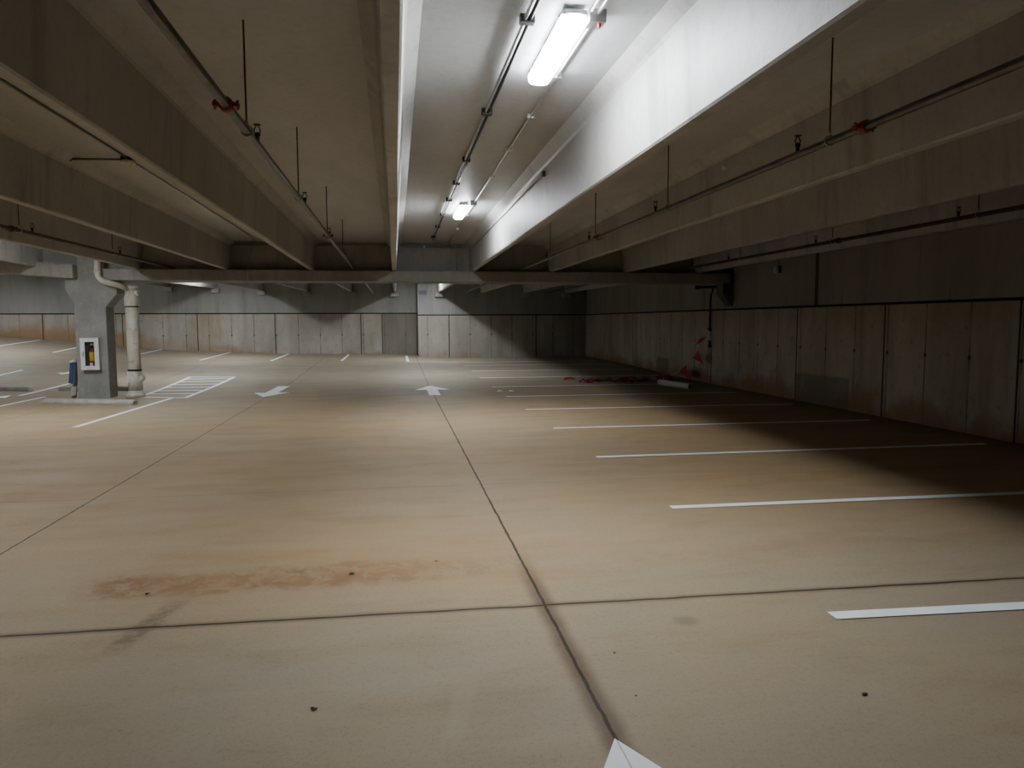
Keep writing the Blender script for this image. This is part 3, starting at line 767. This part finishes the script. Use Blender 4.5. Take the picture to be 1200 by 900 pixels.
# white scraps
for i, (x, y) in enumerate(((2.40, 17.05), (2.66, 16.98))):
    b = MB(); z = zf(x, y)
    b.v = [(x-.07, y-.05, z+.012), (x+.06, y-.06, z+.006), (x+.08, y+.07, z+.02), (x-.05, y+.08, z+.008)]; b.face((0, 1, 2, 3))
    b.v += [(x, y, z+.05)]; b.face((0, 1, 4))
    tag(b.build('paper_scrap', M['white']), ('left' if i == 0 else 'right') + ' one of two small white scraps near the tip of a right stall line', 'litter', 'white scraps on the floor')
b = MB(); x, y = -8.65, 17.8; b.v = [(x-.14, y-.1, .01), (x+.12, y-.12, .006), (x+.14, y+.1, .04), (x-.1, y+.12, .012)]; b.face((0, 1, 2, 3))
tag(b.build('paper_scrap', M['white']), 'white scrap on the floor at the left edge below the wheel stop', 'litter', 'white scraps on the floor')

# dead leaves and crumbs on the floor
leaves = [(-.37, 3.1, .012, 'dark leaf crumb on the floor left of the bottom arrow tip'), (2.02, 2.83, .011, 'dark leaf crumb below the nearest right stall line'),
          (-1.52, 4.64, .013, 'dark crumb at the left end of the muddy stain'), (-.31, 4.80, .016, 'dark crumb at the right end of the muddy stain'),
          (1.02, 2.98, .006, 'tiny crumb just above the bottom arrow tip'), (.25, 4.95, .014, 'dark crumb above the muddy stain, left of the joint crossing'),
          (1.05, 3.4, .006, 'tiny crumb right of the soiled joint')]
for x, y, r, lb in leaves:
    b = MB(); n = 7
    for k in range(n):
        a = 2*math.pi*k/n; rr = r*random.uniform(.6, 1.2)
        b.v.append((x+rr*1.3*math.cos(a), y+rr*math.sin(a), .004+random.uniform(0, r*.6)))
    b.v.append((x, y, r*.8))
    for k in range(n): b.face((k, (k+1) % n, n))
    tag(b.build('leaf_crumb', M['leaf']), lb, 'litter', 'crumbs on the floor')

# plaque on the back wall
root = thing('wall_plaque', 'small dark grey plaque high on the proud part of the back wall', 'plaque', None, (1.15, YR, 2.85))
b = MB(); b.box(1.0, 1.32, YR-.03, YR+.02, 2.79, 2.95); b.build('plate', M['plaque'], root, bevel=.005)
for x in (1.03, 1.29):
    b = MB(); b.lathe((x, YR-.03, 2.87), [(.01, 0), (.01, .006)], (0, -1, 0), 8); b.build('screw', M['galv'], root)
center_parts(root)

# ------------------------------------------------------------------ world, camera, view
w = bpy.data.worlds.new('world'); scene.world = w; w.use_nodes = True
w.node_tree.nodes['Background'].inputs[0].default_value = (.5, .55, .6, 1); w.node_tree.nodes['Background'].inputs[1].default_value = .02
cam = bpy.data.cameras.new('camera'); co = bpy.data.objects.new('camera', cam); col.objects.link(co)
f = 860.; H = 1.65
dy = Vector(((463-600)/f, (377-450)/f, 1)).normalized()
dx = Vector(((5998-600)/f, (358-450)/f, 1)); dx = (dx - dy*dx.dot(dy)).normalized()
dz = dx.cross(dy)
if dz.y > 0: dz = -dz
# rows dx,dy,dz map camera (right, down, forward) to the world
cx_ = Vector((dx.x, dy.x, dz.x)); cd = Vector((dx.y, dy.y, dz.y)); cf = Vector((dx.z, dy.z, dz.z))
m = Matrix.Identity(4)
for i in range(3):
    m[i][0] = cx_[i]; m[i][1] = -cd[i]; m[i][2] = -cf[i]
m[0][3], m[1][3], m[2][3] = 0, 0, H
co.matrix_world = m
cam.sensor_fit = 'HORIZONTAL'; cam.sensor_width = 36; cam.lens = f/1200*36; cam.clip_start = .05
scene.camera = co
scene.view_settings.view_transform = 'AgX'
scene.view_settings.look = 'AgX - Base Contrast'
scene.view_settings.exposure = 1.8
scene.cycles.use_denoising = True
scene.cycles.diffuse_bounces = 6
scene.cycles.max_bounces = 10
